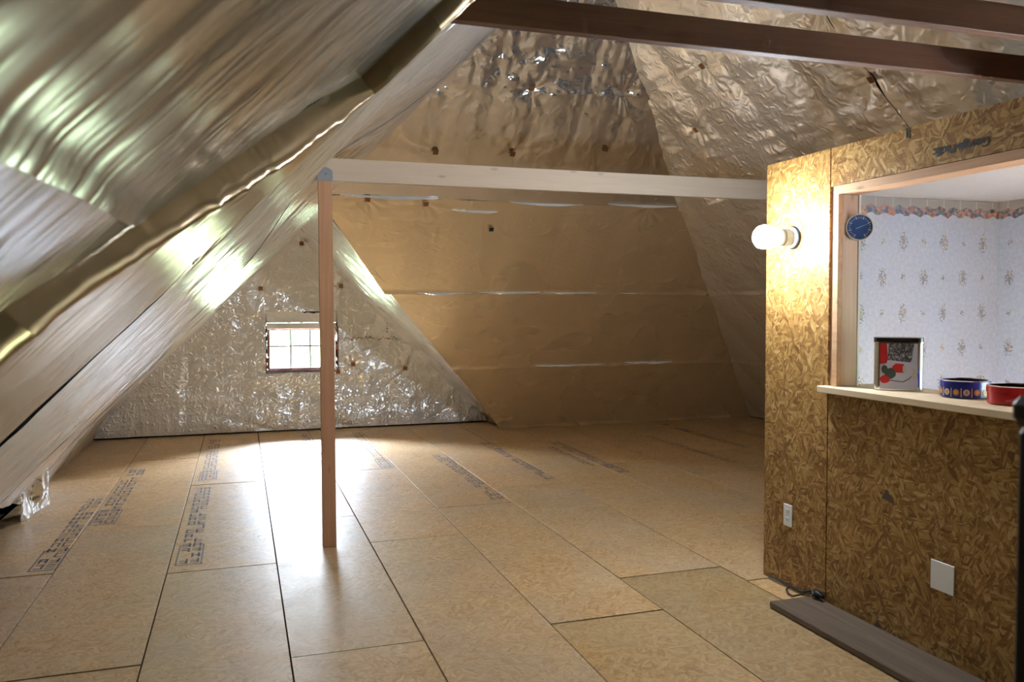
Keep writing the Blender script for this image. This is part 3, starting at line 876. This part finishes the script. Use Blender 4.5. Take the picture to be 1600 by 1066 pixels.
tin = empty('tall_tin', (3.03, 3.245, LZ), math.radians(-41)); tag(tin, 'tall rectangular tin with black lid and a printed snow scene', 'tin')
W_, D_, H_ = 0.215, 0.13, 0.252
tb = auto_smooth(MB().prism(rrect(W_, D_, 0.028), 0.002, H_ - 0.022).build('body', M['tin_metal'], tin))
auto_smooth(MB().prism(rrect(W_ + 0.006, D_ + 0.006, 0.030), H_ - 0.026, H_ - 0.020).build('lid_rim', M['tin_metal'], tin))
lid = auto_smooth(MB().prism(rrect(W_ + 0.004, D_ + 0.004, 0.029), H_ - 0.020, H_).build('lid', M['lid_black'], tin))


def pic(poly, mat, name, k, parent=tb, y=-D_ / 2):
    n = len(poly)
    mesh_obj(name, [(x, y - 0.0006 - 0.0003 * k, z) for x, z in poly], [tuple(range(n))], mat, parent)


hw = W_ / 2 - 0.026
def blob(cx, cz, rx, rz, n=14, j=0.12, seed=1):
    r = random.Random(seed)
    return [(cx + rx * math.cos(2 * math.pi * k / n) * (1 + r.uniform(-j, j)), cz + rz * math.sin(2 * math.pi * k / n) * (1 + r.uniform(-j, j))) for k in range(n)]
pic([(-hw, 0.006), (hw, 0.006), (hw, 0.225), (-hw, 0.225)], M['print_snow'], 'print_ground', 0)
pic([(-0.048, 0.145), (0.055, 0.135), (0.066, 0.225), (-0.044, 0.225)], M['print_trees'], 'print_trees', 1)
pic([(-hw, 0.125), (-0.052, 0.130), (-0.047, 0.15), (-0.052, 0.225), (-hw, 0.225)], M['print_red'], 'print_border', 2)
pic([(-0.02, 0.085), (0.022, 0.085), (0.035, 0.105), (0.02, 0.128), (-0.012, 0.13), (-0.028, 0.115)], M['print_red'], 'print_barn', 3)
pic([(0.018, 0.088), (0.028, 0.092), (0.036, 0.108), (0.026, 0.12), (0.018, 0.118)], M['print_tan'], 'print_barn_end', 4)
pic(blob(-0.036, 0.082, 0.026, 0.026, seed=4), M['print_green'], 'print_bushes', 5)
pic(blob(-0.062, 0.10, 0.014, 0.02, seed=5), M['print_green'], 'print_bushes', 6)
pic(blob(-0.060, 0.052, 0.022, 0.019, seed=6), M['print_red'], 'print_sleigh', 7)
pic([(-0.036, 0.05), (0.02, 0.044), (0.046, 0.06), (0.056, 0.072), (0.058, 0.069), (0.048, 0.056), (0.022, 0.040), (-0.036, 0.046)], M['print_green'], 'print_fence', 8)
pic(blob(0.066, 0.082, 0.009, 0.026, seed=8), M['print_tan'], 'print_shrub', 9)


def round_tin(name, label, loc, r, h, mat, rz=0):
    e = empty(name, loc, rz); tag(e, label, 'tin')
    b = auto_smooth(MB().lathe([(r - 0.004, 0.002), (r - 0.002, 0.004), (r - 0.002, h * 0.62), (r - 0.002, h * 0.62)], 48).build('body', mat, e))
    l_ = auto_smooth(MB().lathe([(r, h * 0.62), (r + 0.0015, h * 0.63), (r + 0.0015, h - 0.004), (r - 0.003, h), (r - 0.008, h - 0.003), (0.001, h - 0.003)], 48).build('lid', mat, e))
    auto_smooth(MB().lathe([(r - 0.001, h - 0.002), (r, h + 0.001), (r - 0.004, h + 0.002), (r - 0.005, h - 0.002)], 48).build('rim', M['tin_metal'], l_))
    return e, b


bt, bb = round_tin('round_tin', 'blue round tin printed with gold medallions, beside the tall tin', (3.055, 2.875, LZ), 0.100, 0.076, M['tin_blue'])


def on_cyl(r, a0, poly):
    return [((r) * math.sin(a0 + x / r), -(r) * math.cos(a0 + x / r), z) for x, z in poly]


face = math.atan2(-0.72, 0) if False else math.radians(-43)
for k in range(-4, 5):
    a = face + k * 0.42
    n = 16
    cc = [(0.013 * math.cos(2 * math.pi * q / n), 0.027 + 0.014 * math.sin(2 * math.pi * q / n)) for q in range(n)]
    ci = [(0.006 * math.cos(2 * math.pi * q / n), 0.027 + 0.008 * math.sin(2 * math.pi * q / n)) for q in range(n)]
    md = mesh_obj('medallion', on_cyl(0.0995, a, cc), [tuple(range(n))], M['print_orange'] if k % 2 else M['print_tan'], bb)
    mesh_obj('stripe', on_cyl(0.0995, a + 0.21, [(-0.002, 0.006), (0.002, 0.006), (0.002, 0.045), (-0.002, 0.045)]), [(0, 1, 2, 3)], M['print_gold'], bb)
    mesh_obj('medallion_centre', on_cyl(0.1000, a, ci), [tuple(range(n))], M['print_orange'] if k % 2 == 0 else M['print_gold'], md)
rt, rb = round_tin('round_tin', 'red round tin at the right end of the ledge', (3.03, 2.60, LZ), 0.105, 0.076, M['tin_red'])
mbl = MB(); rr_ = random.Random(3); fa = math.radians(-48)
for k in range(9):                          # small worn lettering, too fine to read
    xk = -0.036 + k * 0.009
    for (a0, a1, b0, b1) in ((0, 0.0016, 0, rr_.choice((0.008, 0.008, 0.013))), (0.0048, 0.0064, 0, 0.008), (0, 0.0064, rr_.choice((0.0, 0.0064)), 0)):
        b1_ = b1 if b1 else b0 + 0.0016
        mbl.add(on_cyl(0.1042, fa, [(xk + a0, 0.016 + b0), (xk + a1, 0.016 + b0), (xk + a1, 0.016 + b1_), (xk + a0, 0.016 + b1_)]), [(0, 1, 2, 3)])
mbl.build('lettering', M['print_pink'], rb)

# ---- electrical plates
ol = empty('wall_outlet', (PX, 3.836, 0.40)); tag(ol, 'white duplex outlet low on the narrow strand board panel', 'outlet')
pl_ = MB().box(-0.006, 0, -0.038, 0.038, -0.061, 0.061, bev=0.003).build('cover_plate', M['white_plastic'], ol)
for dz in (-0.022, 0.022):
    rc_ = MB().box(-0.008, -0.005, -0.016, 0.016, dz - 0.014, dz + 0.014, bev=0.002).build('receptacle', M['white_plastic'], ol)
    MB().box(-0.0084, -0.0079, -0.009, -0.006, dz - 0.004, dz + 0.006).box(-0.0084, -0.0079, 0.006, 0.009, dz - 0.004, dz + 0.006).box(-0.0084, -0.0079, -0.0025, 0.0025, dz - 0.011, dz - 0.007).build('slots', M['black'], rc_)
MB().lathe([(0.003, -0.005), (0.003, -0.0075), (0.0, -0.008)], 10, 'x').build('screw', M['galv'], ol)
bl = empty('blank_plate', (PX, 2.777, 0.385)); tag(bl, 'blank white square cover plate below the ledge', 'cover plate')
MB().box(-0.006, 0, -0.064, 0.064, -0.064, 0.064, bev=0.003).build('plate', M['white_plastic'], bl)
for dy in (-0.023, 0.023):
    for dz in (-0.04, 0.04):
        MB().lathe([(0.003, -0.005), (0.003, -0.0068), (0.0, -0.007)], 10, 'x', (0, dy, dz)).build('screw', M['white_plastic'], bl)

# ---- dark wedge-shaped flakes and marks on the partition boards
for (y, z, s_) in ((3.10, 0.665, 0.042), (3.145, 0.03, 0.04)):
    fk = MB().add([(PX - 0.0012, y + s_, z - s_ * 0.4), (PX - 0.0012, y - s_, z - s_ * 0.6), (PX - 0.0012, y + 0.2 * s_, z + s_ * 0.8)], [(0, 1, 2)])
    wpart(fk, 'dark_flake', plain('dark_knot', (0.085, 0.06, 0.04), 0.7) if 'dark_knot' not in bpy.data.materials else bpy.data.materials['dark_knot'])
wpart(MB().box(PX - 0.0015, PX, 3.018, 3.026, 2.30, 2.345).box(PX - 0.0015, PX, 3.002, 3.010, 2.295, 2.338), 'pencil_mark', M['ink_dark'])

# printed maker's name, upside down on the header board
gp = bpy.data.curves.new('board_lettering', 'FONT'); gp.body = 'Georgia-Pacific'; gp.size = 0.052; gp.extrude = 0.0002; gp.offset = 0.0012; gp.space_character = 0.92
gp.materials.append(M['ink_dark'])
tmp = bpy.data.objects.new('board_lettering_tmp', gp); COL.objects.link(tmp)
bpy.context.view_layer.update()
gme = bpy.data.meshes.new_from_object(tmp.evaluated_get(bpy.context.evaluated_depsgraph_get()))
bpy.data.objects.remove(tmp)
gpm = Matrix(((0, 0, -1, PX - 0.0015), (1, 0, 0, 2.585), (0, -1, 0, 2.222), (0, 0, 0, 1)))
gme.transform(gpm)
if not gme.materials: gme.materials.append(M['ink_dark'])
gpo = bpy.data.objects.new('board_lettering', gme); COL.objects.link(gpo); gpo.parent = wall_r
gpo.matrix_parent_inverse = Matrix.Translation(wall_r.location).inverted()

# ---- stamps on the floor panels: rows of worn, illegible block characters and a box
def stamp(x, y0, y1, w, seed, box='near', rows=2, mat=None):
    r = random.Random(seed)
    par, dz = panel_at(x, (y0 + y1) / 2)
    z = dz + 0.0009
    mb = MB()
    def rect(a0, a1, b0, b1):
        mb.add([(a0, b0, z), (a1, b0, z), (a1, b1, z), (a0, b1, z)], [(0, 1, 2, 3)])
    L = y1 - y0
    n = max(5, int(L / 0.115))
    rw = w / rows
    for rr in range(rows):
        xa = x - w / 2 + rr * rw + rw * 0.10; xb = xa + rw * 0.8
        for i in range(n):
            if r.random() < 0.10: continue
            b0 = y0 + L * i / n + 0.01; b1 = b0 + L / n * 0.74; t_ = 0.014
            segs = [(xa, xa + t_, b0, b1), (xb - t_, xb, b0, b1), (xa, xb, b0, b0 + t_), (xa, xb, b1 - t_, b1), (xa, xb, (b0 + b1) / 2 - t_ / 2, (b0 + b1) / 2 + t_ / 2)]
            r.shuffle(segs)
            for q in segs[:r.choice((3, 3, 4))]: rect(*q)
    if box:
        k0, k1 = (y0 - 0.03, y0 + 0.42) if box == 'near' else (y1 - 0.42, y1 + 0.03)
        xa, xb = x - w / 2 - 0.012, x + w / 2 + 0.012
        rect(xa, xa + 0.009, k0, k1); rect(xb - 0.009, xb, k0, k1); rect(xa, xb, k0, k0 + 0.012); rect(xa, xb, k1 - 0.012, k1)
    mb.build('stamp', mat or M['ink'], par)


stamp(-0.965, 6.55, 8.28, 0.15, 1); stamp(-0.95, 8.36, 8.65, 0.15, 15, box=None)
stamp(-1.135, 5.50, 7.45, 0.13, 2)
stamp(-0.30, 7.92, 10.35, 0.13, 3); stamp(-0.32, 5.36, 7.62, 0.13, 4)
stamp(0.73, 8.9, 10.4, 0.08, 5, box=None)
stamp(1.34, 8.0, 10.35, 0.11, 6, rows=1)
stamp(1.96, 6.35, 8.45, 0.12, 7, box='far')
stamp(2.64, 6.95, 9.05, 0.10, 8, box='far')
stamp(3.40, 7.0, 8.9, 0.12, 9, box=None); stamp(3.24, 7.4, 8.6, 0.08, 19, box=None, rows=1)
stamp(4.64, 7.1, 8.95, 0.09, 10, box=None, rows=1); stamp(5.27, 7.8, 9.75, 0.10, 12, box=None, rows=1); stamp(5.88, 7.7, 8.95, 0.09, 13, box=None, rows=1)

# ---- loose plank against the partition
pk = MB().box(2.565, 2.838, 0.2, 3.60, 0.0025, 0.034, bev=0.004).build('floor_plank', M['grey_plank'])
tag(pk, 'weathered grey brown plank lying on the floor along the partition', 'plank')

# ---- cable with plug
cb = empty('cable', (2.80, 3.6, 0.0)); tag(cb, 'black cable with a plug lying at the foot of the partition', 'cable')
def cpart(mb, name, mat):
    o = mb.build(name, mat, None, True); o.parent = cb; o.matrix_parent_inverse = Matrix.Translation(cb.location).inverted(); return o
cpart(MB().tube([(2.838, 3.99, 0.014), (2.840, 3.85, 0.012), (2.842, 3.70, 0.020), (2.835, 3.63, 0.048)], 0.006), 'cord', M['black'])
cpart(MB().tube([(2.828, 3.80, 0.012), (2.80, 3.78, 0.010), (2.775, 3.73, 0.008), (2.768, 3.68, 0.010), (2.785, 3.64, 0.03), (2.80, 3.60, 0.052), (2.812, 3.575, 0.054)], 0.0045), 'cord', M['black'])
cpart(MB().lathe([(0.010, -0.045), (0.012, -0.02), (0.020, -0.012), (0.022, 0.018), (0.018, 0.022), (0.001, 0.023)], 20, 'y', (2.815, 3.545, 0.060)), 'plug', M['black'])

# ---- loose foil flap at the left eave
fv, ff = [], []
A = np.array([(-1.56, 6.85, 0.25), (-1.44, 7.30, 0.33), (-1.46, 7.35, 0.006), (-1.53, 6.78, 0.006)])
rs = np.random.RandomState(5); n = 26
for i in range(n + 1):
    for j in range(n + 1):
        s_, t_ = i / n, j / n
        p = A[3] * (1 - s_) * (1 - t_) + A[2] * s_ * (1 - t_) + A[1] * s_ * t_ + A[0] * (1 - s_) * t_
        k = 0.05 * math.sin(s_ * 9 + t_ * 2) * (0.3 + 0.7 * t_) + 0.03 * float(ridge(np.array(s_ * 5), np.array(t_ * 4), 9, 2))
        p = p + np.array([0.45, -0.9, 0]) * k
        p[2] = max(0.004, p[2] + 0.05 * math.sin(s_ * 6) * t_)
        fv.append(tuple(p))
for i in range(n):
    for j in range(n):
        ff.append((i * (n + 1) + j, (i + 1) * (n + 1) + j, (i + 1) * (n + 1) + j + 1, i * (n + 1) + j + 1))
flap = mesh_obj('foil_flap', fv, ff, M['foil_crinkled'], None, True)
tag(flap, 'torn crumpled flap of silver foil hanging to the floor at the left eave', 'foil')

# ---- card tabs holding the foil
def tabs(plane, pts, parent, size=0.024, d=0.028, mat=None):
    for (u, v) in pts:
        c = [plane.pt(u + a * size, v + b * size, d) for a, b in ((-1, -1), (1, -1), (1, 1), (-1, 1))]
        c2 = [plane.pt(u + a * size, v + b * size, d + 0.003) for a, b in ((-1, -1), (1, -1), (1, 1), (-1, 1))]
        mesh_obj('card_tab', c + c2, [(0, 1, 2, 3), (4, 5, 6, 7), (0, 1, 5, 4), (1, 2, 6, 5), (2, 3, 7, 6), (3, 0, 4, 7)], mat or M['card'], parent)


tabs(PH, hip_pins[:6] + [(3.213, zl(3.015))], deck_h)
tabs(PH, [(2.326, zl(2.317))], deck_h, 0.022, 0.026, M['black'])
tabs(PR, right_pins[:4], deck_r)
tabs(PW, [(0.751, 2.351), (0.25, 1.787), (1.23, 1.823), (1.371, 0.821), (2.045, 0.754), (0.292, 0.07), (1.216, 0.07), (1.18, 0.73)], wall_far, 0.026, 0.05)
# brown flecked tear line on the gable foil
r = random.Random(4); mb = MB()
for k in range(46):
    u = 1.22 + 0.92 * k / 46; v = 1.15 + r.uniform(-0.02, 0.02); s_ = r.uniform(0.006, 0.014)
    if k > 36: u = 1.80 + r.uniform(-0.015, 0.015); v = 1.2 + 0.035 * (k - 36)
    mb.add([PW.pt(u + a * s_, v + b * s_, 0.052) for a, b in ((-1, -0.7), (1, -0.6), (0.7, 0.8), (-0.8, 0.6))], [(0, 1, 2, 3)])
tl = mb.build('tear_flecks', M['card'], wall_far); tl['kind'] = 'stuff'

# ---- dark stained post close to the viewpoint, just inside the right of the view
npx = empty('newel_post', (0.715, 0.53, 0)); tag(npx, 'dark stained post at the very right edge of the view', 'post')
sh = MB().box(-0.045, 0.045, -0.045, 0.045, 0.001, 1.44, bev=0.006).build('shaft', M['dark_stain'], npx)
MB().box(-0.05, 0.05, -0.05, 0.05, 1.44, 1.468, bev=0.008).build('cap', M['dark_stain'], npx)
